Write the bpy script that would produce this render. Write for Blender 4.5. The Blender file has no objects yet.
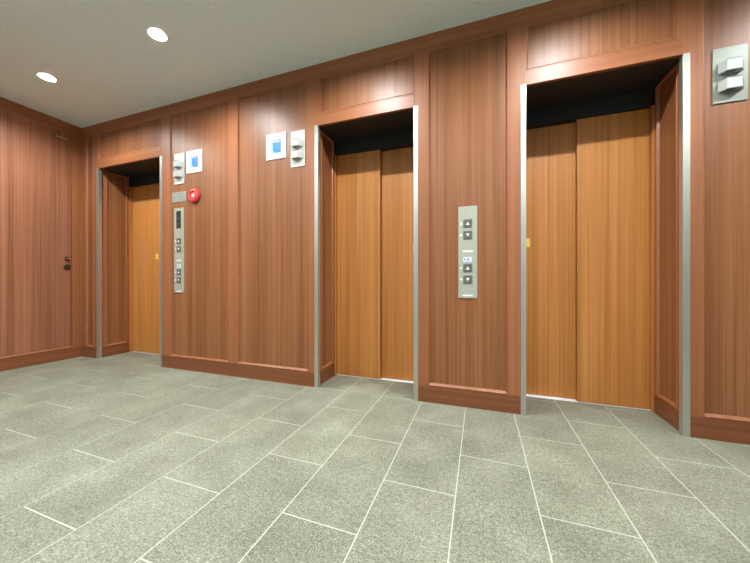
import bpy, bmesh, math, random
from mathutils import Vector, Matrix
random.seed(4)
C = bpy.context.scene.collection
SC = bpy.context.scene
PI = math.pi

# ------------------------------------------------------------------ layout (metres)
CAM_Z = 0.90
D = 2.2437            # distance from the camera to the elevator wall
ZC = 2.747            # ceiling
XL, XR, YB = -4.525, 4.16, -0.50
BASE = 0.122
RAIL = 2.632          # underside of the crown rail
OPEN_Z = 2.225
HEAD_Z = 2.318
SOFF = 2.112          # top of the door leaves
LY = D + 0.365        # front leaf face
RY = LY + 0.045       # rear leaf face
SHAFT = LY + 0.16

# ------------------------------------------------------------------ materials
def new_mat(name):
    m = bpy.data.materials.new(name); m.use_nodes = True
    nt = m.node_tree
    for n in list(nt.nodes): nt.nodes.remove(n)
    out = nt.nodes.new('ShaderNodeOutputMaterial')
    b = nt.nodes.new('ShaderNodeBsdfPrincipled')
    nt.links.new(b.outputs[0], out.inputs[0])
    return m, nt, b

class N:
    def __init__(s, nt): s.nt = nt
    def val(s, sock, v):
        if hasattr(v, 'is_linked') or isinstance(v, bpy.types.NodeSocket): s.nt.links.new(v, sock)
        else: sock.default_value = v
    def math(s, op, a, b=0.0, c=0.0):
        n = s.nt.nodes.new('ShaderNodeMath'); n.operation = op
        s.val(n.inputs[0], a); s.val(n.inputs[1], b)
        if op == 'MULTIPLY_ADD': s.val(n.inputs[2], c)
        return n.outputs[0]
    def pos(s):
        g = s.nt.nodes.new('ShaderNodeNewGeometry')
        x = s.nt.nodes.new('ShaderNodeSeparateXYZ'); s.nt.links.new(g.outputs['Position'], x.inputs[0])
        return x.outputs
    def comb(s, x, y, z):
        n = s.nt.nodes.new('ShaderNodeCombineXYZ')
        s.val(n.inputs[0], x); s.val(n.inputs[1], y); s.val(n.inputs[2], z)
        return n.outputs[0]
    def noise(s, vec, scale=1.0, detail=2.0, rough=0.5):
        n = s.nt.nodes.new('ShaderNodeTexNoise')
        n.inputs['Scale'].default_value = scale; n.inputs['Detail'].default_value = detail
        n.inputs['Roughness'].default_value = rough
        if vec is not None: s.nt.links.new(vec, n.inputs['Vector'])
        return n.outputs[0]
    def ramp(s, fac, stops):
        n = s.nt.nodes.new('ShaderNodeValToRGB'); e = n.color_ramp.elements
        while len(e) < len(stops): e.new(0.5)
        for i, (p, c) in enumerate(stops):
            e[i].position = p; e[i].color = (c[0], c[1], c[2], 1) if len(c) == 3 else c
        s.nt.links.new(fac, n.inputs[0]); return n.outputs[0]
    def mix(s, fac, a, b, mode='MIX'):
        n = s.nt.nodes.new('ShaderNodeMix'); n.data_type = 'RGBA'; n.blend_type = mode
        s.val(n.inputs[0], fac)
        for sock, v in ((n.inputs[6], a), (n.inputs[7], b)):
            if isinstance(v, bpy.types.NodeSocket): s.nt.links.new(v, sock)
            else: sock.default_value = (v[0], v[1], v[2], 1)
        return n.outputs[2]
    def bump(s, h, strength, dist):
        n = s.nt.nodes.new('ShaderNodeBump'); n.inputs['Strength'].default_value = strength
        n.inputs['Distance'].default_value = dist; s.nt.links.new(h, n.inputs['Height'])
        return n.outputs[0]

def wood(name, dark, mid, light, seed, rough=0.34, plank=0.0, pw=0.19, grain='V', streak=0.5, spec=0.5):
    m, nt, b = new_mat(name); g = N(nt)
    x, y, z = g.pos()
    u = g.math('ADD', x, y)
    if grain == 'V': across, along = u, z
    else: across, along = z, u
    along_s = g.math('MULTIPLY', along, 0.9)
    # a slow sideways wander keeps the lines from being ruler straight
    wob = g.noise(g.comb(g.math('MULTIPLY', across, 5), seed, g.math('MULTIPLY', along, 0.7)), 1, 1)
    ac = g.math('MULTIPLY_ADD', wob, 0.012, across)
    fine = g.noise(g.comb(g.math('MULTIPLY', ac, 170), seed + 3.1, along_s), 1, 3, 0.6)
    midn = g.noise(g.comb(g.math('MULTIPLY', ac, 42), seed + 7.7, g.math('MULTIPLY', along, 0.35)), 1, 3, 0.6)
    broad = g.noise(g.comb(g.math('MULTIPLY', ac, 7), seed + 1.3, g.math('MULTIPLY', along, 0.15)), 1, 2, 0.5)
    f = g.math('MULTIPLY_ADD', fine, 0.30, g.math('MULTIPLY_ADD', midn, 0.42, g.math('MULTIPLY', broad, 0.28)))
    col = g.ramp(f, [(0.36, dark), (0.5, mid), (0.64, light)])
    # short open pores
    pore = g.noise(g.comb(g.math('MULTIPLY', ac, 420), seed, g.math('MULTIPLY', along, 14)), 1, 1, 0.5)
    pf = g.ramp(pore, [(0.58, (0, 0, 0)), (0.72, (1, 1, 1))])
    col = g.mix(g.math('MULTIPLY', pf, 0.22), col, dark)
    # dark veins
    vein = g.noise(g.comb(g.math('MULTIPLY', ac, 24), seed + 21, g.math('MULTIPLY', along, 0.12)), 1, 2, 0.7)
    vf = g.ramp(vein, [(0.60, (0, 0, 0)), (0.70, (1, 1, 1))])
    col = g.mix(g.math('MULTIPLY', vf, streak), col, (dark[0]*.75, dark[1]*.7, dark[2]*.7))
    if plank > 0:
        w = nt.nodes.new('ShaderNodeTexWhiteNoise'); w.noise_dimensions = '1D'
        nt.links.new(g.math('FLOOR', g.math('DIVIDE', g.math('ADD', across, seed * 0.37), pw)), w.inputs['W'])
        s = g.math('MULTIPLY_ADD', w.outputs['Value'], plank, 1 - plank / 2)
        hs = nt.nodes.new('ShaderNodeHueSaturation'); nt.links.new(col, hs.inputs['Color']); nt.links.new(s, hs.inputs['Value'])
        col = hs.outputs[0]
    nt.links.new(col, b.inputs['Base Color'])
    b.inputs['Roughness'].default_value = rough
    b.inputs['Specular IOR Level'].default_value = spec
    nt.links.new(g.bump(fine, 0.10, 0.0006), b.inputs['Normal'])
    return m

def plain(name, col, rough=0.5, metal=0.0, emit=None, power=0.0, spec=0.5):
    m, nt, b = new_mat(name); g = N(nt)
    x, y, z = g.pos()
    n = g.noise(g.comb(x, y, z), 60, 2)
    c = g.ramp(n, [(0.3, tuple(v * 0.96 for v in col)), (0.7, tuple(min(1, v * 1.03) for v in col))])
    nt.links.new(c, b.inputs['Base Color'])
    b.inputs['Roughness'].default_value = rough; b.inputs['Metallic'].default_value = metal
    b.inputs['Specular IOR Level'].default_value = spec
    if emit:
        b.inputs['Emission Color'].default_value = (*emit, 1); b.inputs['Emission Strength'].default_value = power
    return m

def brushed(name, col, rough=0.32, metal=1.0):
    m, nt, b = new_mat(name); g = N(nt)
    x, y, z = g.pos()
    n = g.noise(g.comb(g.math('MULTIPLY', g.math('ADD', x, y), 900), 0.0, g.math('MULTIPLY', z, 6)), 1, 2)
    c = g.ramp(n, [(0.3, tuple(v * 0.92 for v in col)), (0.7, tuple(min(1, v * 1.05) for v in col))])
    nt.links.new(c, b.inputs['Base Color'])
    b.inputs['Metallic'].default_value = metal; b.inputs['Roughness'].default_value = rough
    return m

PANEL = wood('panel_veneer', (.170, .055, .017), (.258, .094, .034), (.335, .138, .057), 2.0, 0.42, 0.05, 0.23, streak=0.26, spec=.42)
SIDE = wood('side_wall_veneer', (.190, .066, .028), (.315, .120, .058), (.42, .180, .096), 9.0, 0.44, 0.14, 0.17, streak=0.50, spec=.4)
STILE = wood('stile_wood', (.23, .074, .026), (.305, .105, .039), (.37, .140, .057), 5.0, 0.42, 0, streak=0.15, spec=.42)
RAILM = wood('rail_wood', (.23, .074, .026), (.305, .105, .039), (.37, .140, .057), 6.0, 0.42, 0, grain='H', streak=0.15, spec=.42)
BASEM = wood('baseboard_wood', (.15, .045, .015), (.20, .064, .023), (.26, .088, .035), 8.0, 0.42, 0, grain='H', streak=0.15, spec=.4)
DOORM = wood('door_veneer', (.38, .130, .026), (.51, .196, .046), (.62, .268, .076), 12.0, 0.46, 0.12, 0.21, streak=0.34, spec=.35)
STEEL = brushed('brushed_steel', (.56, .55, .49), 0.40, 0.85)
PLATE = brushed('satin_plate', (.43, .42, .34), 0.45, 0.25)
SATIN = brushed('satin_grey_plate', (.25, .265, .215), 0.45, 0.2)
SILLM = plain('sill_aluminium', (.95, .95, .92), 0.45, 0.0)
DARK = plain('dark_recess', (.012, .011, .010), 0.6)
BLACK = plain('black_gap', (.008, .007, .006), 0.7)
BTN = plain('button_grey', (.12, .112, .09), 0.4)
BTNR = plain('button_rim_grey', (.20, .19, .165), 0.4, 0.3)
WHITE = plain('white_print', (.85, .85, .82), 0.5)
LITW = plain('lit_white_mark', (.85, .85, .82), 0.5)
LANT = plain('lantern_acrylic', (.47, .48, .45), 0.3, 0)
SLOT = plain('lantern_edge_grey', (.12, .12, .11), 0.5)
FACE = plain('white_face_plate', (.60, .60, .55), 0.45)
GLASS = plain('dark_display_glass', (.035, .04, .035), 0.12)
BLUE = plain('blue_screen', (.03, .12, .5), 0.25, 0, (.03, .13, .62), 0.22)
LBLUE = plain('light_blue_screen', (.2, .5, .8), 0.25, 0, (.15, .40, .85), 0.32)
GREYT = plain('grey_print', (.12, .13, .17), 0.5)
BLUET = plain('blue_print', (.10, .22, .55), 0.5)
SIGNM = plain('sign_grey_plate', (.38, .38, .32), 0.4, 0.25)
SIGNT = plain('sign_grey_engraving', (.15, .16, .155), 0.5)
RED = plain('alarm_red', (.62, .050, .045), 0.38)
YEL = plain('sticker_yellow', (.85, .66, .10), 0.45)
YELI = plain('sticker_ink', (.62, .42, .06), 0.5)
BRONZE = plain('bronze_metal', (.16, .085, .06), 0.3, 0.9)
COPPER = plain('copper_metal', (.55, .34, .26), 0.3, 0.7)
DKBR = plain('dark_bronze', (.06, .035, .022), 0.45, 0.5)
CEILM = plain('ceiling_paint', (.80, .94, .98), 0.85)
PLAST = plain('pale_plaster', (.24, .28, .28), 0.85)
LAMP = plain('lamp_lens', (.9, .9, .9), 0.5, 0, (.93, 1.0, 1.03), 1.0)
LAMP.node_tree.nodes['Principled BSDF'].inputs['Emission Strength'].default_value = 1150
RING = plain('lamp_trim_white', (.82, .82, .78), 0.5)
REFL = plain('lamp_reflector', (.25, .25, .24), 0.4)

def floor_mat():
    m, nt, b = new_mat('granite_tile'); g = N(nt)
    x, y, z = g.pos()
    u = g.math('ADD', y, -1.2995 + 0.631 * 20)
    # the courses at the far left are laid a little wider than the rest
    xl = g.math('MULTIPLY', g.math('MINIMUM', g.math('ADD', x, 1.0435), 0.0), 0.3155 / 0.3395)
    xr = g.math('MAXIMUM', g.math('ADD', x, 1.0435), 0.0)
    v = g.math('ADD', g.math('ADD', xl, xr), 0.097 - 1.0435 + 0.3155 * 40)
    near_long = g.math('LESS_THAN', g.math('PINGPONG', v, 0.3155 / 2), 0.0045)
    graze_fade = g.ramp(g.math('MULTIPLY_ADD', x, -1.0, -0.9), [(0.0, (0, 0, 0)), (0.8, (1, 1, 1))])  # grazing-view hiding of recessed long joints, put into the grout colour towards the left
    keep = g.math('SUBTRACT', 1.0, g.math('MULTIPLY', g.math('MULTIPLY', near_long, graze_fade), 0.50))
    br = nt.nodes.new('ShaderNodeTexBrick'); nt.links.new(g.comb(u, v, 0.0), br.inputs['Vector'])
    br.offset = 0.5; br.offset_frequency = 2; br.squash = 1
    br.inputs['Color1'].default_value = (0, 0, 0, 1); br.inputs['Color2'].default_value = (1, 1, 1, 1)
    br.inputs['Mortar'].default_value = (.5, .5, .5, 1)
    br.inputs['Scale'].default_value = 1; br.inputs['Brick Width'].default_value = 0.631
    br.inputs['Row Height'].default_value = 0.3155; br.inputs['Mortar Size'].default_value = 0.0024
    br.inputs['Mortar Smooth'].default_value = 0.15; br.inputs['Bias'].default_value = 0
    p = g.comb(x, y, z)
    s1 = g.noise(p, 150, 4, 0.75); s2 = g.noise(p, 55, 3, 0.6); s3 = g.noise(p, 5, 3, 0.55); s4 = g.noise(p, 1.6, 2, 0.5)
    f = g.math('MULTIPLY_ADD', s1, 0.62, g.math('MULTIPLY_ADD', s2, 0.18, g.math('MULTIPLY_ADD', s3, 0.12, g.math('MULTIPLY', s4, 0.08))))
    col = g.ramp(f, [(0.40, (.086, .088, .058)), (0.47, (.180, .183, .131)), (0.535, (.265, .268, .195)), (0.60, (.435, .44, .335))])
    tone = g.ramp(br.outputs['Color'], [(0, (.93, .925, .92)), (1, (1.05, 1.05, 1.04))])
    col = g.mix(1.0, col, tone, 'MULTIPLY')
    # faint worn / scuffed patches
    pat = g.noise(p, 3.4, 1, 0.4)
    pf = g.ramp(pat, [(0.60, (0, 0, 0)), (0.74, (1, 1, 1))])
    col = g.mix(g.math('MULTIPLY', pf, 0.22), col, (.27, .275, .20))
    pat2 = g.noise(g.comb(g.math('ADD', x, 7.0), y, z), 2.6, 2, 0.5)
    pf2 = g.ramp(pat2, [(0.56, (0, 0, 0)), (0.72, (1, 1, 1))])
    col = g.mix(g.math('MULTIPLY', pf2, 0.20), col, (.195, .165, .125))
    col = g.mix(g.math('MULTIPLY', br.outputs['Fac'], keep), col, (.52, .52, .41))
    nt.links.new(col, b.inputs['Base Color'])
    b.inputs['Roughness'].default_value = 0.52
    b.inputs['Specular IOR Level'].default_value = 0.42
    hgt = g.math('SUBTRACT', g.math('MULTIPLY', s2, 0.5), g.math('MULTIPLY', br.outputs['Fac'], 0.8))
    nt.links.new(g.bump(hgt, 0.30, 0.002), b.inputs['Normal'])
    return m
FLOORM = floor_mat()

# ------------------------------------------------------------------ mesh helpers
def bx(bm, x0, x1, y0, y1, z0, z1, mi=0):
    v = [bm.verts.new(p) for p in ((x0,y0,z0),(x1,y0,z0),(x1,y1,z0),(x0,y1,z0),(x0,y0,z1),(x1,y0,z1),(x1,y1,z1),(x0,y1,z1))]
    fs = [bm.faces.new([v[i] for i in q]) for q in ((0,3,2,1),(4,5,6,7),(0,1,5,4),(1,2,6,5),(2,3,7,6),(3,0,4,7))]
    for f in fs: f.material_index = mi
    return v

def bevel_all(bm, w, seg=2):
    bmesh.ops.bevel(bm, geom=list(bm.edges), offset=w, segments=seg, profile=0.6, affect='EDGES')

def obj(name, bm, mats, parent=None, smooth=False):
    bmesh.ops.recalc_face_normals(bm, faces=bm.faces)
    me = bpy.data.meshes.new(name); bm.to_mesh(me); bm.free()
    for m in (mats if isinstance(mats, (list, tuple)) else [mats]): me.materials.append(m)
    if smooth:
        for p in me.polygons: p.use_smooth = True
    o = bpy.data.objects.new(name, me); C.objects.link(o)
    if parent: o.parent = parent
    return o

def box(name, r, mat, parent=None, bev=0.0, seg=2):
    bm = bmesh.new(); bx(bm, *r)
    if bev: bevel_all(bm, bev, seg)
    return obj(name, bm, mat, parent)

def empty(name, loc=(0, 0, 0)):
    o = bpy.data.objects.new(name, None); o.location = loc; o.empty_display_size = 0.1
    C.objects.link(o); return o

def thing(name, label, cat, loc, group=None):
    o = empty(name, loc); o['label'] = label; o['category'] = cat
    if group: o['group'] = group
    return o

def struct(o, label=None):
    o['kind'] = 'structure'
    if label: o['label'] = label
    return o

def frame_ring(bm, outer, inner, M):
    """sloped picture-frame ring: outer / inner are (a0,a1,b0,b1,depth); M maps (a,b,depth) to a point"""
    def q(r): return [bm.verts.new(M(a, b, r[4])) for a, b in ((r[0], r[2]), (r[1], r[2]), (r[1], r[3]), (r[0], r[3]))]
    A, B = q(outer), q(inner)
    for i in range(4):
        bm.faces.new((A[i], A[(i+1) % 4], B[(i+1) % 4], B[i]))

# wall-plane mappings
def back_map(a, b, d): return (a, D + d, b)
def left_map(a, b, d): return (XL - d, a, b)

REC = 0.012
def panel(parent, a0, a1, b0, b1, M, mat, mould=STILE, bw=0.013, name='veneer_panel'):
    """recessed veneer panel plus its moulding; both closed slabs"""
    bm = bmesh.new()
    def slab(r, d0, d1):
        f = [bm.verts.new(M(a, b, d0)) for a, b in ((r[0], r[2]), (r[1], r[2]), (r[1], r[3]), (r[0], r[3]))]
        k = [bm.verts.new(M(a, b, d1)) for a, b in ((r[0], r[2]), (r[1], r[2]), (r[1], r[3]), (r[0], r[3]))]
        bm.faces.new(f); bm.faces.new(k[::-1])
        for i in range(4): bm.faces.new((f[i], f[(i+1) % 4], k[(i+1) % 4], k[i]))
    slab((a0, a1, b0, b1), REC, 0.019)
    o = obj(name, bm, mat, parent)
    bm = bmesh.new()
    # moulding: small raised bead, then a slope down to the panel
    frame_ring(bm, (a0, a1, b0, b1, 0.0), (a0 + .003, a1 - .003, b0 + .003, b1 - .003, -0.003), M)
    frame_ring(bm, (a0 + .003, a1 - .003, b0 + .003, b1 - .003, -0.003), (a0 + .006, a1 - .006, b0 + .007, b1 - .006, -0.003), M)
    frame_ring(bm, (a0 + .006, a1 - .006, b0 + .007, b1 - .006, -0.003), (a0 + bw, a1 - bw, b0 + bw * 1.7, b1 - bw, REC - .001), M)
    frame_ring(bm, (a0 + bw, a1 - bw, b0 + bw * 1.7, b1 - bw, REC - .001), (a0 + bw, a1 - bw, b0 + bw * 1.7, b1 - bw, REC), M)
    obj('panel_moulding', bm, mould, parent)
    return o

# ------------------------------------------------------------------ room shell
E1 = dict(o0=-4.245, o1=-3.160, i0=-4.207, i1=-3.195)
E2 = dict(o0=-1.330, o1=-0.440, i0=-1.295, i1=-0.475)
E3 = dict(o0=0.260, o1=1.148, i0=0.293, i1=1.114)
ELEV = [E1, E2, E3]
RS = .018             # the steel corner posts stand this far proud of the wood cheeks

bm = bmesh.new(); bx(bm, XL - .2, XR + .2, YB - .2, SHAFT, -0.12, 0.0)
struct(obj('floor', bm, FLOORM))

# ceiling with round holes for the downlights
LX = [-3.71 + 1.42 * k for k in range(5)]
LYS = [1.58, 0.16]
HR = 0.058
bm = bmesh.new()
lx = [x + .015 for x in LX]
xs = sorted([XL - .2, XR + .2] + [x - .09 for x in lx] + [x + .09 for x in lx])
ys = sorted([YB - .2, D + .02] + [y - .09 for y in LYS] + [y + .09 for y in LYS])
NS = 32
def ceil_cell(x0, x1, y0, y1):
    cx, cy = (x0 + x1) / 2, (y0 + y1) / 2
    hole = any(abs(cx - a) < .01 and abs(cy - b) < .01 for a in lx for b in LYS)
    if not hole:
        bm.faces.new([bm.verts.new(p) for p in ((x0, y0, ZC), (x0, y1, ZC), (x1, y1, ZC), (x1, y0, ZC))]); return
    ring, sq = [], []
    for i in range(NS):
        a = 2 * PI * i / NS; c, s = math.cos(a), math.sin(a); k = .09 / max(abs(c), abs(s))
        ring.append(bm.verts.new((cx + HR * c, cy + HR * s, ZC))); sq.append(bm.verts.new((cx + k * c, cy + k * s, ZC)))
    for i in range(NS):
        j = (i + 1) % NS
        bm.faces.new((ring[i], sq[i], sq[j], ring[j]))
for i in range(len(xs) - 1):
    for j in range(len(ys) - 1): ceil_cell(xs[i], xs[i+1], ys[j], ys[j+1])
bmesh.ops.remove_doubles(bm, verts=bm.verts, dist=1e-5)
bx(bm, XL - .2, XR + .2, YB - .2, D + .3, ZC + .12, ZC + .2)
struct(obj('ceiling', bm, CEILM))

# elevator wall: solid core with three openings
bm = bmesh.new()
y0, y1 = D + .02, SHAFT + .05
segs = [(XL - .2, E1['o0'])] + [(E1['o1'], E2['o0']), (E2['o1'], E3['o0']), (E3['o1'], XR + .2)]
for a, b in segs: bx(bm, a + (.03 if a > XL else 0), b - (.03 if b < XR else 0), y0, y1, 0, ZC + .05)
for e in ELEV: bx(bm, e['o0'] - .03, e['o1'] + .03, y0, y1, OPEN_Z + .03, ZC + .05)
wall = struct(obj('wall_back', bm, DARK))
bx_back = bmesh.new(); bx(bx_back, XL - .2, XR + .2, SHAFT, SHAFT + .05, 0, ZC)
obj('shaft_light_block', bx_back, BLACK, wall)  # unseen black backing, added behind the doors to stop light leaks

def board(name, a0, a1, b0, b1, mat, d0=0.0, d1=.019, parent=None):
    return box(name, (a0, a1, D + d0, D + d1, b0, b1), mat, parent or wall)

# crown rail and stiles
board('crown_rail', XL, XR, RAIL, ZC, RAILM)
G = .0006
P1, P2, P3, P4 = (-3.052, -2.265), (-2.162, -1.390), (-.366, .181), (1.205, 2.45)
P5 = (2.56, 4.05)
P0 = (-4.440, -4.302)
T1, T2, T3 = (-4.215, -3.175), (-1.280, -.468), (.293, 1.089)
stiles = [(XL, P0[0], BASE), (P0[1], E1['o0'], BASE), (E1['o1'], P1[0], BASE), (P1[1], P2[0], BASE), (P2[1], E2['o0'], BASE),
          (E2['o1'], P3[0], BASE), (P3[1], E3['o0'], BASE), (E3['o1'], P4[0], BASE), (P4[1], P5[0], BASE), (P5[1], XR, BASE)]
for a, b, z in stiles: board('stile', a, b, z, RAIL, STILE)
# pieces of stile standing beside the transom panels, above the corner posts
for e, t in ((E1, T1), (E2, T2), (E3, T3)):
    if t[0] > e['o0']: board('stile', e['o0'], t[0], OPEN_Z, RAIL, STILE)
    if e['o1'] > t[1]: board('stile', t[1], e['o1'], OPEN_Z, RAIL, STILE)
    panel(wall, t[0], t[1], HEAD_Z, RAIL, back_map, PANEL)
    # header rail over the opening, a touch proud, returning into the soffit
    bm = bmesh.new(); bx(bm, t[0] - .012, max(t[1], e['i1']), D - .004, D + .022, OPEN_Z - .002, HEAD_Z)
    obj('header_rail', bm, RAILM, wall)
for p in (P0, P1, P2, P3, P4, P5): panel(wall, p[0], p[1], BASE, RAIL, back_map, PANEL)

# baseboards
def base_piece(name, r):
    bm = bmesh.new(); bx(bm, *r)
    return struct(obj(name, bm, BASEM))
bb = struct(empty('baseboard_back', (0, 0, 0)))
for a, b in ((XL, E1['o0']), (E1['o1'], E2['o0']), (E2['o1'], E3['o0']), (E3['o1'], XR)):
    box('baseboard', (a, b, D - .004, D + .019, 0, BASE), BASEM, bb)

# ------------------------------------------------------------------ elevator doorways
def reveal(parent, xs, sgn):
    """side cheek of the recess at plane x=xs; sgn=+1 when the wood lies towards +x"""
    ya, yb = D + .032, LY - .002
    def M(a, b, d): return (xs + sgn * d, a, b)
    def bd(name, a0, a1, b0, b1, mat, d0=0.0, d1=.019):
        p, q = sorted((xs + sgn * d0, xs + sgn * d1))
        box(name, (p, q, a0, a1, b0, b1), mat, parent)
    bd('side_stile', ya, ya + .055, BASE, OPEN_Z, STILE)
    bd('side_stile', yb - .050, yb - .028, BASE, OPEN_Z, STILE)
    bd('side_baseboard', ya, yb, 0, BASE, BASEM, -.003)
    panel(parent, ya + .055, yb - .050, BASE, OPEN_Z, M, PANEL, name='side_panel')

def sticker(parent, x, z, y):
    s = box('warning_sticker', (x - .021, x + .021, y - .0012, y, z - .033, z + .033), YEL, parent)
    s['label'] = 'small yellow warning sticker'
    bm = bmesh.new()
    bx(bm, x - .010, x + .011, y - .0018, y - .0012, z + .006, z + .010)
    bx(bm, x + .007, x + .011, y - .0018, y - .0012, z - .010, z + .006)
    bx(bm, x - .006, x + .007, y - .0018, y - .0012, z - .014, z - .010)
    bx(bm, x - .004, x + .001, y - .0018, y - .0012, z - .006, z + .002)
    bx(bm, x - .012, x + .012, y - .0018, y - .0012, z - .027, z - .024)
    obj('sticker_print', bm, YELI, s)

def elevator(n, e, split, front, tag_x, tag_leaf, label):
    root = struct(empty('door_%d' % n, ((e['i0'] + e['i1']) / 2, D, 0)), label)
    before = set(bpy.data.objects)
    # steel corner posts, L shaped
    for s, (a, b) in ((-1, (e['o0'], e['i0'])), (1, (e['i1'], e['o1']))):
        bm = bmesh.new()
        if s < 0:
            pts = [(a, D - .005), (b, D - .005), (b, D + .032), (b - .004, D + .032), (b - .004, D + .019), (a, D + .019)]
        else:
            pts = [(b, D - .005), (a, D - .005), (a, D + .032), (a + .004, D + .032), (a + .004, D + .019), (b, D + .019)]
        lo = [bm.verts.new((p[0], p[1], 0)) for p in pts]; hi = [bm.verts.new((p[0], p[1], OPEN_Z)) for p in pts]
        bm.faces.new(lo[::-1]); bm.faces.new(hi)
        for i in range(6): bm.faces.new((lo[i], lo[(i+1) % 6], hi[(i+1) % 6], hi[i]))
        bmesh.ops.bevel(bm, geom=[ed for ed in bm.edges if abs(ed.verts[0].co.z - ed.verts[1].co.z) > 1], offset=.0012, segments=2, affect='EDGES')
        o = obj('corner_post', bm, STEEL); o['label'] = 'brushed steel corner post'
    reveal(None, e['i0'] - RS, -1); reveal(None, e['i1'] + RS, 1)
    # soffit and the dark header box the doors hang behind
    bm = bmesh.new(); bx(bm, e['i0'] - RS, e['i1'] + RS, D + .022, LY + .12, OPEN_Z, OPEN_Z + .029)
    obj('soffit', bm, DARK)  # the soffit's lack of direct light is put into a near-black colour
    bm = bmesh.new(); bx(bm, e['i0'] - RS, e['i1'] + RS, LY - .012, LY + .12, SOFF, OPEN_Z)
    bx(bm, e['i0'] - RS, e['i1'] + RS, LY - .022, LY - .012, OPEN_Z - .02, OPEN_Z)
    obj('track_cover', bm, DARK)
    # slim jamb strips either side of the leaves
    jw = .012
    for a, b in ((e['i0'] - RS, e['i0'] - RS + jw), (e['i1'] + RS - jw, e['i1'] + RS)):
        box('door_jamb', (a, b, LY - .030, LY + .11, 0, SOFF), DOORM, None, .002)
    # sill with grooves
    bm = bmesh.new()
    bx(bm, e['i0'] - RS, e['i1'] + RS, LY - .004, LY + .012, 0, .004)
    bx(bm, e['i0'] - RS, e['i1'] + RS, LY + .020, LY + .060, 0, .004)
    bx(bm, e['i0'] - RS, e['i1'] + RS, LY + .068, LY + .12, 0, .004)
    bx(bm, e['i0'] - RS, e['i1'] + RS, LY - .004, LY + .12, 0, .0015)
    obj('sill', bm, SILLM)
    a, m, b = e['i0'] - RS + jw + .004, split, e['i1'] + RS - jw - .004
    if front == 'left': spans = [(a, m, LY), (m - .05, b, RY)]
    else: spans = [(a, m + .05, RY), (m, b, LY)]
    for i, (p, q, y) in enumerate(spans):
        lf = box('door_leaf', (p, q, y, y + .034, .008, SOFF - .003 if y == LY else SOFF - .003), DOORM, None, .0015)
        lf['label'] = 'front sliding leaf' if y == LY else 'rear sliding leaf'
        if i == tag_leaf: sticker(lf, tag_x, 1.208, y)
    for o in set(bpy.data.objects) - before:
        if o.parent is None and o is not root:
            o.parent = root; o.matrix_parent_inverse = Matrix.Translation(-root.location)
    return root

elevator(1, E1, -3.690, 'left', -3.768, 0, 'leftmost wood-veneer elevator doorway beside the corner')
elevator(2, E2, -0.862, 'left', -0.545, 1, 'middle wood-veneer elevator doorway')
elevator(3, E3, 0.683, 'right', 0.352, 0, 'right-hand wood-veneer elevator doorway')

# ------------------------------------------------------------------ left wall with its flush door
wl = bmesh.new(); bx(wl, XL - .2, XL - .02, YB - .2, D + .02, 0, ZC + .05)
wall_l = struct(obj('wall_left', wl, DARK))
def lboard(name, a0, a1, b0, b1, mat, par, d0=0.0, d1=.019):
    return box(name, (XL - d1, XL - d0, a0, a1, b0, b1), mat, par)
lboard('crown_rail', YB, D, RAIL, ZC, RAILM, wall_l)
lboard('stile', 2.150, D, BASE, RAIL, STILE, wall_l)
DY0 = 1.24
lboard('stile', DY0 - .10, DY0, BASE, RAIL, STILE, wall_l)
panel(wall_l, YB + .1, DY0 - .10, BASE, RAIL, left_map, SIDE)
lboard('stile', YB, YB + .1, BASE, RAIL, STILE, wall_l)
door = struct(empty('door_4', (XL, (DY0 + 2.15) / 2, 0)), 'flush wood-veneer door set in the left wall')
inv = Matrix.Translation(-door.location)
def dk(o):
    o.parent = door; o.matrix_parent_inverse = inv; return o
lf = dk(lboard('door_leaf', DY0 + .003, 2.147, BASE + .026, RAIL - .004, SIDE, None, REC - .004, .018))
bm = bmesh.new()   # sloped bead under the leaf and a small one above
for z0, z1, d0, d1 in ((BASE, BASE + .007, 0, -.004), (BASE + .007, BASE + .024, -.004, REC - .002)):
    v = [bm.verts.new(left_map(a, z, d)) for a, z, d in ((DY0, z0, d0), (2.15, z0, d0), (2.15, z1, d1), (DY0, z1, d1))]
    bm.faces.new(v)
dk(obj('door_bead', bm, STILE))
# concealed closer cover near the top
dk(box('door_closer', (XL - .012, XL + .003, 2.015, 2.115, 2.548, 2.558), PLATE, None, .002))
def disc(name, M, r, d0, d1, mat, seg=24, bev=.002, dome=0.0):
    bm = bmesh.new()
    bmesh.ops.create_cone(bm, cap_ends=True, segments=seg, radius1=r, radius2=r - dome, depth=abs(d1 - d0))
    if bev: bmesh.ops.bevel(bm, geom=[e for e in bm.edges if abs(e.verts[0].co.z - e.verts[1].co.z) < 1e-6], offset=bev, segments=2, affect='EDGES')
    bm.transform(M)
    return obj(name, bm, mat)
RX = Matrix.Rotation(PI / 2, 4, 'Y')
thumb = disc('lock_rose', Matrix.Translation((XL + .000, 2.108, 1.165)) @ RX, .022, 0, .016, BRONZE)
dk(thumb)
bm = bmesh.new(); bx(bm, XL + .008, XL + .026, 2.094, 2.126, 1.158, 1.170); bevel_all(bm, .003)
t = obj('thumb_turn', bm, COPPER); t['label'] = 'copper thumb turn'; t.parent = thumb
dk(disc('finger_pull', Matrix.Translation((XL - .002, 2.108, 1.066)) @ RX, .031, 0, .012, DKBR, 32, .003))

struct(box('baseboard_left', (XL - .019, XL + .004, YB, D - .004, 0, BASE), BASEM))

# right wall and rear wall (out of view; they close the room)
wr = struct(box('wall_right', (XR, XR + .2, YB - .2, D + .02, 0, ZC + .05), PLAST))
wf = struct(box('wall_front', (XL - .2, XR + .2, YB - .2, YB, 0, ZC + .05), PLAST))
struct(box('baseboard_right', (XR - .012, XR, YB, D - .004, 0, BASE), BASEM))
struct(box('baseboard_front', (XL + .004, XR - .012, YB, YB + .012, 0, BASE), BASEM))

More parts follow.
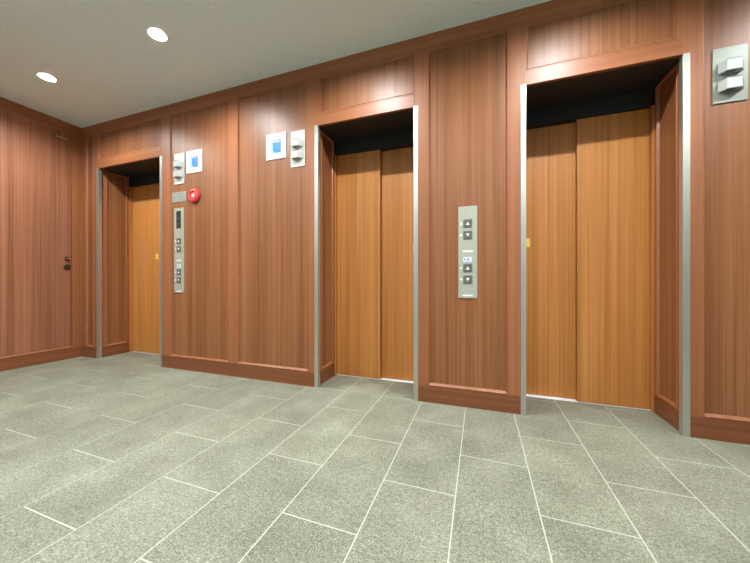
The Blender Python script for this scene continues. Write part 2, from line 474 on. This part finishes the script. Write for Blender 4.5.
# ------------------------------------------------------------------ downlights
def downlight(x, y, label):
    t = thing('ceiling_downlight', label, 'ceiling light', (x, y, ZC), 'round recessed ceiling downlights')
    def ringm(profile, mat, name, cap=False):
        bm = bmesh.new(); rings = []
        for r, z in profile:
            rings.append([bm.verts.new((r * math.cos(2*PI*i/NS), r * math.sin(2*PI*i/NS), z)) for i in range(NS)])
        for a, b in zip(rings, rings[1:]):
            for i in range(NS):
                j = (i + 1) % NS; bm.faces.new((a[i], a[j], b[j], b[i]))
        if cap: bm.faces.new(rings[-1])
        return obj(name, bm, mat, t, True)
    ringm([(HR + .010, 0), (HR + .009, -.003), (HR - .001, -.004), (HR - .004, -.001), (HR - .004, .004)], RING, 'trim_ring')
    ringm([(HR - .004, .004), (HR - .010, .016), (.022, .031)], REFL, 'reflector')
    ringm([(HR + .004, .004), (HR + .004, .07), (.01, .07)], RING, 'housing', True)
    prof = [(.022, .032)] + [(.021 * math.cos(q), .030 - .021 * math.sin(q)) for q in (0, .3, .6, .9, 1.2)] + [(.003, .0092)]
    l = ringm(prof, LAMP, 'bulb', True); l['label'] = 'glowing white bulb'
    return t
def copy_tree(o, parent=None):
    c = o.copy(); C.objects.link(c)
    if parent: c.parent = parent
    for ch in [k for k in bpy.data.objects if k.parent == o]: copy_tree(ch, c)
    return c
base_light = downlight(lx[0], LYS[0], 'lit ceiling downlight nearest the left wall, lower left of the two seen')
colw = ['at the far left end', 'between left and middle elevators', 'in front of the middle elevator',
        'between middle and right elevators', 'right of the right elevator']
roww = ['in the row nearest the elevator wall', 'in the row farther from the elevators']
for j, y in enumerate(LYS):
    for i, x in enumerate(lx):
        if i == 0 and j == 0: continue
        c = copy_tree(base_light); c.location = (x, y, ZC)
        if (i, j) == (1, 0): c['label'] = 'lit ceiling downlight farther from left wall, upper right of the two seen'
        else: c['label'] = 'recessed downlight %s, %s' % (colw[i], roww[j])

# ------------------------------------------------------------------ wall fittings (built at their own origin, facing -y)
FY = D + REC - .0003       # panel surface
def local(name, r, mat, parent, bev=0.0):
    return box(name, r, mat, parent, bev)

def tri(bm, cx, cz, w, h, y, up=True):
    s = 1 if up else -1
    f = [bm.verts.new((cx + a, y, cz + s * b)) for a, b in ((-w/2, -h/2), (w/2, -h/2), (0, h/2))]
    k = [bm.verts.new((cx + a, y + .001, cz + s * b)) for a, b in ((-w/2, -h/2), (w/2, -h/2), (0, h/2))]
    bm.faces.new(f); bm.faces.new(k[::-1])
    for i in range(3): bm.faces.new((f[i], f[(i+1) % 3], k[(i+1) % 3], k[i]))

def call_panel(label, x0, x1, z0, z1, display, bz):
    cx = (x0 + x1) / 2; w = x1 - x0
    t = thing('call_button_panel', label, 'elevator call panel', (cx, FY, z0), 'steel call button panels')
    local('face_plate', (-w/2, w/2, -.006, 0, 0, z1 - z0), PLATE, t, .001)
    if display:
        f = local('floor_display', (-.036, .028, -.0075, -.006, display[0] - z0, display[1] - z0), GLASS, t)
        for zz in (display[0] + .045, display[0] + .105):
            local('display_segment', (-.018, .010, -.0083, -.0075, zz - z0, zz + .004 - z0), SLOT, f)
    for k, z in enumerate(bz):
        z -= z0; up = (k % 2 == 0); s = .031
        b = local('call_button', (-s, s, -.0085, -.006, z - s, z + s), BTNR, t, .001)
        local('button_cap', (-s + .005, s - .005, -.0105, -.0085, z - s + .005, z + s - .005), BTN, b, .0008)
        bm = bmesh.new(); tri(bm, 0, z, .024, .022, -.0118, up)
        obj('arrow_mark', bm, LITW, b)
        dt = disc('braille_mark', Matrix.Translation((-.046, -.0068, z)) @ Matrix.Rotation(PI / 2, 4, 'X'), .0075, 0, .002, LITW, 14, 0)
        dt.parent = t
    def line(z): local('printed_line', (-.034, .034, -.007, -.006, z - z0 - .0055, z - z0 + .0055), LITW, t)
    line(1.117); line(.800)
    # blue and white accessibility mark
    bm = bmesh.new(); zc = 1.058 - z0
    bx(bm, -.030, .026, -.007, -.006, zc - .017, zc + .017, 0)
    for a, c, r in ((.004, .006, .0055), (-.008, -.004, .0)):
        if r: bx(bm, a - r, a + r, -.0078, -.007, zc + c - r, zc + c + r, 1)
    bx(bm, .000, .006, -.0078, -.007, zc - .006, zc + .004, 1)
    bx(bm, .004, .018, -.0078, -.007, zc - .010, zc - .005, 1)
    bx(bm, -.012, -.008, -.0078, -.007, zc - .011, zc + .005, 1)
    bx(bm, -.012, .002, -.0078, -.007, zc - .014, zc - .010, 1)
    bx(bm, -.026, -.018, -.0078, -.007, zc - .008, zc + .008, 1)
    obj('accessibility_mark', bm, [WHITE, BLUET], t)
    return t
bz = (1.316, 1.233, .997, .914)
call_panel('steel call button panel between middle and right elevators, without display', -.148, -.018, .781, 1.440, None, bz)
call_panel('tall steel call panel with dark display, right of the left elevator', -2.996, -2.858, .785, 1.658, (1.447, 1.626), bz)

def lantern(label, x0, x1, z0=1.910, z1=2.220):
    cx = (x0 + x1) / 2; w = x1 - x0
    t = thing('hall_lantern', label, 'elevator hall lantern', (cx, FY, z0), 'two-lamp elevator hall lanterns')
    local('face_plate', (-w/2, w/2, -.006, 0, 0, z1 - z0), SATIN if label.startswith('satin') else FACE, t, .001)
    for zc in (2.102, 1.999):
        z = zc - z0; h = .0295; p = -.044
        bm = bmesh.new()
        B = [bm.verts.new(v) for v in ((-.053, -.006, z - h), (.053, -.006, z - h), (.053, -.006, z + h), (-.053, -.006, z + h))]
        F = [bm.verts.new(v) for v in ((-.034, p, z - h), (.030, p, z - h), (.030, p, z + h), (-.034, p, z + h))]
        bm.faces.new(F)
        bm.faces.new(B[::-1])
        for i in range(4): bm.faces.new((B[i], B[(i+1) % 4], F[(i+1) % 4], F[i]))
        bmesh.ops.recalc_face_normals(bm, faces=bm.faces)
        bevel_all(bm, .0015, 2)
        l = obj('lamp_box', bm, LANT, t); l['label'] = 'white wedge-sided lamp box'
        # dark lip along the top edge and slot below
        bm = bmesh.new()
        bx(bm, -.035, .031, p - .001, p + .008, z + h - .001, z + h + .003)
        obj('top_lip', bm, SLOT, l)
        bm = bmesh.new(); bx(bm, -.030, .012, -.036, -.014, z - h - .0015, z - h + .001)
        obj('bottom_slot', bm, SLOT, l)
        for s in (-1, 1):
            bm = bmesh.new()
            v = [bm.verts.new(q) for q in ((s*.0535, -.0065, z - h), (s*.058, -.0065, z - h), (s*.058, -.0065, z + h), (s*.0535, -.0065, z + h))]
            bm.faces.new(v)
            obj('shadow_gap_line', bm, SLOT, l)  # flat dark strip painted as the shadow gap where lamp box meets plate
    return t
lantern('white-plated hall lantern with two lamps beside the leftmost elevator', -2.994, -2.856, 1.904, 2.220)
lantern('white-plated hall lantern with two lamps left of the middle elevator', -1.575, -1.432, 1.904, 2.218)
lantern('satin grey hall lantern with two lamps right of the right elevator', 1.252, 1.400)

def screen(label, x0, x1, z0=2.004, z1=2.238):
    cx = (x0 + x1) / 2; w = x1 - x0; h = z1 - z0
    t = thing('information_display', label, 'wall display', (cx, FY, z0), 'white wall displays with blue screens')
    local('face_plate', (-w/2, w/2, -.006, 0, 0, h), FACE, t, .001)
    s = local('screen', (-.051, .053, -.0072, -.006, .24 * h, .24 * h + .098), BLUE, t)
    bm = bmesh.new(); a = .24 * h
    for r in ((-.051, -.042, a, a + .098), (-.042, -.012, a, a + .014), (-.042, -.032, a + .014, a + .088)):
        bx(bm, r[0], r[1], -.0078, -.0072, r[2], r[3])
    obj('screen_band', bm, LBLUE, s)
    bm = bmesh.new(); xx = -.052
    random.seed(3)
    while xx < .048:
        ww = random.uniform(.006, .011); bx(bm, xx, xx + ww, -.0068, -.006, .70 * h, .70 * h + random.uniform(.010, .014)); xx += ww + .0025
    obj('printed_text', bm, GREYT, t)
    return t
screen('white wall display with blue screen, above the round red alarm', -2.825, -2.612, 1.998, 2.222)
screen('white wall display with blue screen, nearer the middle elevator', -1.838, -1.624, 2.000, 2.232)

# small grey notice plate with three lines of tiny characters
t = thing('notice_plate', 'small grey engraved notice plate left of the red alarm', 'sign', (-2.930, FY, 1.720))
local('plate', (-.097, .097, -.004, 0, 0, .103), SIGNM, t, .0008)
bm = bmesh.new(); random.seed(11)
for row, (x1, z) in enumerate(((.080, .074), (.080, .046), (.080, .018))):
    xx = -.082
    while xx < x1:
        for k in range(2):
            zz = z + k * .009; bx(bm, xx, xx + .010, -.0046, -.004, zz, zz + .0025)
        q = random.choice((0, .0035, .007)); bx(bm, xx + q, xx + q + .0025, -.0046, -.004, z - .002, z + .013)
        xx += random.choice((.0135, .0135, .022))
obj('engraved_text', bm, SIGNT, t)

# round red alarm
t = thing('fire_alarm_button', 'round red fire alarm push button with white centre', 'fire alarm', (-2.712, FY, 1.766))
RY_ = Matrix.Rotation(PI / 2, 4, 'X')
def rd(name, r, y0, y1, mat, dx=0, dz=0, bev=.003, par=t, seg=40, dome=0):
    o = disc(name, Matrix.Translation((dx, (y0 + y1) / 2, dz)) @ RY_, r, y0, y1, mat, seg, bev, dome); o.parent = par; return o
rd('body', .074, -.022, 0, RED, bev=.006)
bm = bmesh.new(); NSG = 40
prof = [(.054, -.022), (.052, -.028), (.046, -.028), (.044, -.022)]
rr = [[bm.verts.new((r * math.cos(2*PI*i/NSG), y, r * math.sin(2*PI*i/NSG) - .006)) for i in range(NSG)] for r, y in prof]
for a, b in zip(rr, rr[1:]):
    for i in range(NSG): bm.faces.new((a[i], a[(i+1) % NSG], b[(i+1) % NSG], b[i]))
obj('guard_ring', bm, RED, t, True)
pb = rd('push_button', .019, -.027, -.022, WHITE, 0, -.004, .0015)
bm = bmesh.new()
bx(bm, -.006, .010, -.0278, -.027, .000, .004); bx(bm, -.006, -.002, -.0278, -.027, -.012, .000); bx(bm, -.006, .010, -.0278, -.027, -.014, -.010)
obj('button_mark', bm, RED, pb)
bm = bmesh.new()
for k in range(4):
    x0 = -.028 + k * .0145
    bx(bm, x0, x0 + .011, -.0228, -.022, .052, .055); bx(bm, x0, x0 + .011, -.0228, -.022, .045, .048)
    bx(bm, x0 + .0035, x0 + .0070, -.0228, -.022, .042, .058)
obj('printed_text', bm, WHITE, t)

# ------------------------------------------------------------------ camera
cam = bpy.data.objects.new('camera', bpy.data.cameras.new('camera')); C.objects.link(cam)
cam.location = (0, 0, CAM_Z); cam.rotation_euler = (PI / 2, 0, math.radians(19.29))
cam.data.sensor_width = 36; cam.data.lens = 300 / 750 * 36; cam.data.clip_start = 0.02
SC.camera = cam

w = bpy.data.worlds.new('world'); SC.world = w; w.use_nodes = True
w.node_tree.nodes['Background'].inputs[0].default_value = (.5, .5, .5, 1)
w.node_tree.nodes['Background'].inputs[1].default_value = 0.2

vs = SC.view_settings
vs.view_transform = 'Standard'; vs.look = 'None'; vs.gamma = 1; vs.exposure = 2.45; vs.use_curve_mapping = False
SC.cycles.max_bounces = 10; SC.cycles.diffuse_bounces = 7; SC.cycles.glossy_bounces = 4
SC.cycles.sample_clamp_indirect = 6
SC.cycles.use_denoising = True
SC.cycles.caustics_reflective = False; SC.cycles.caustics_refractive = False
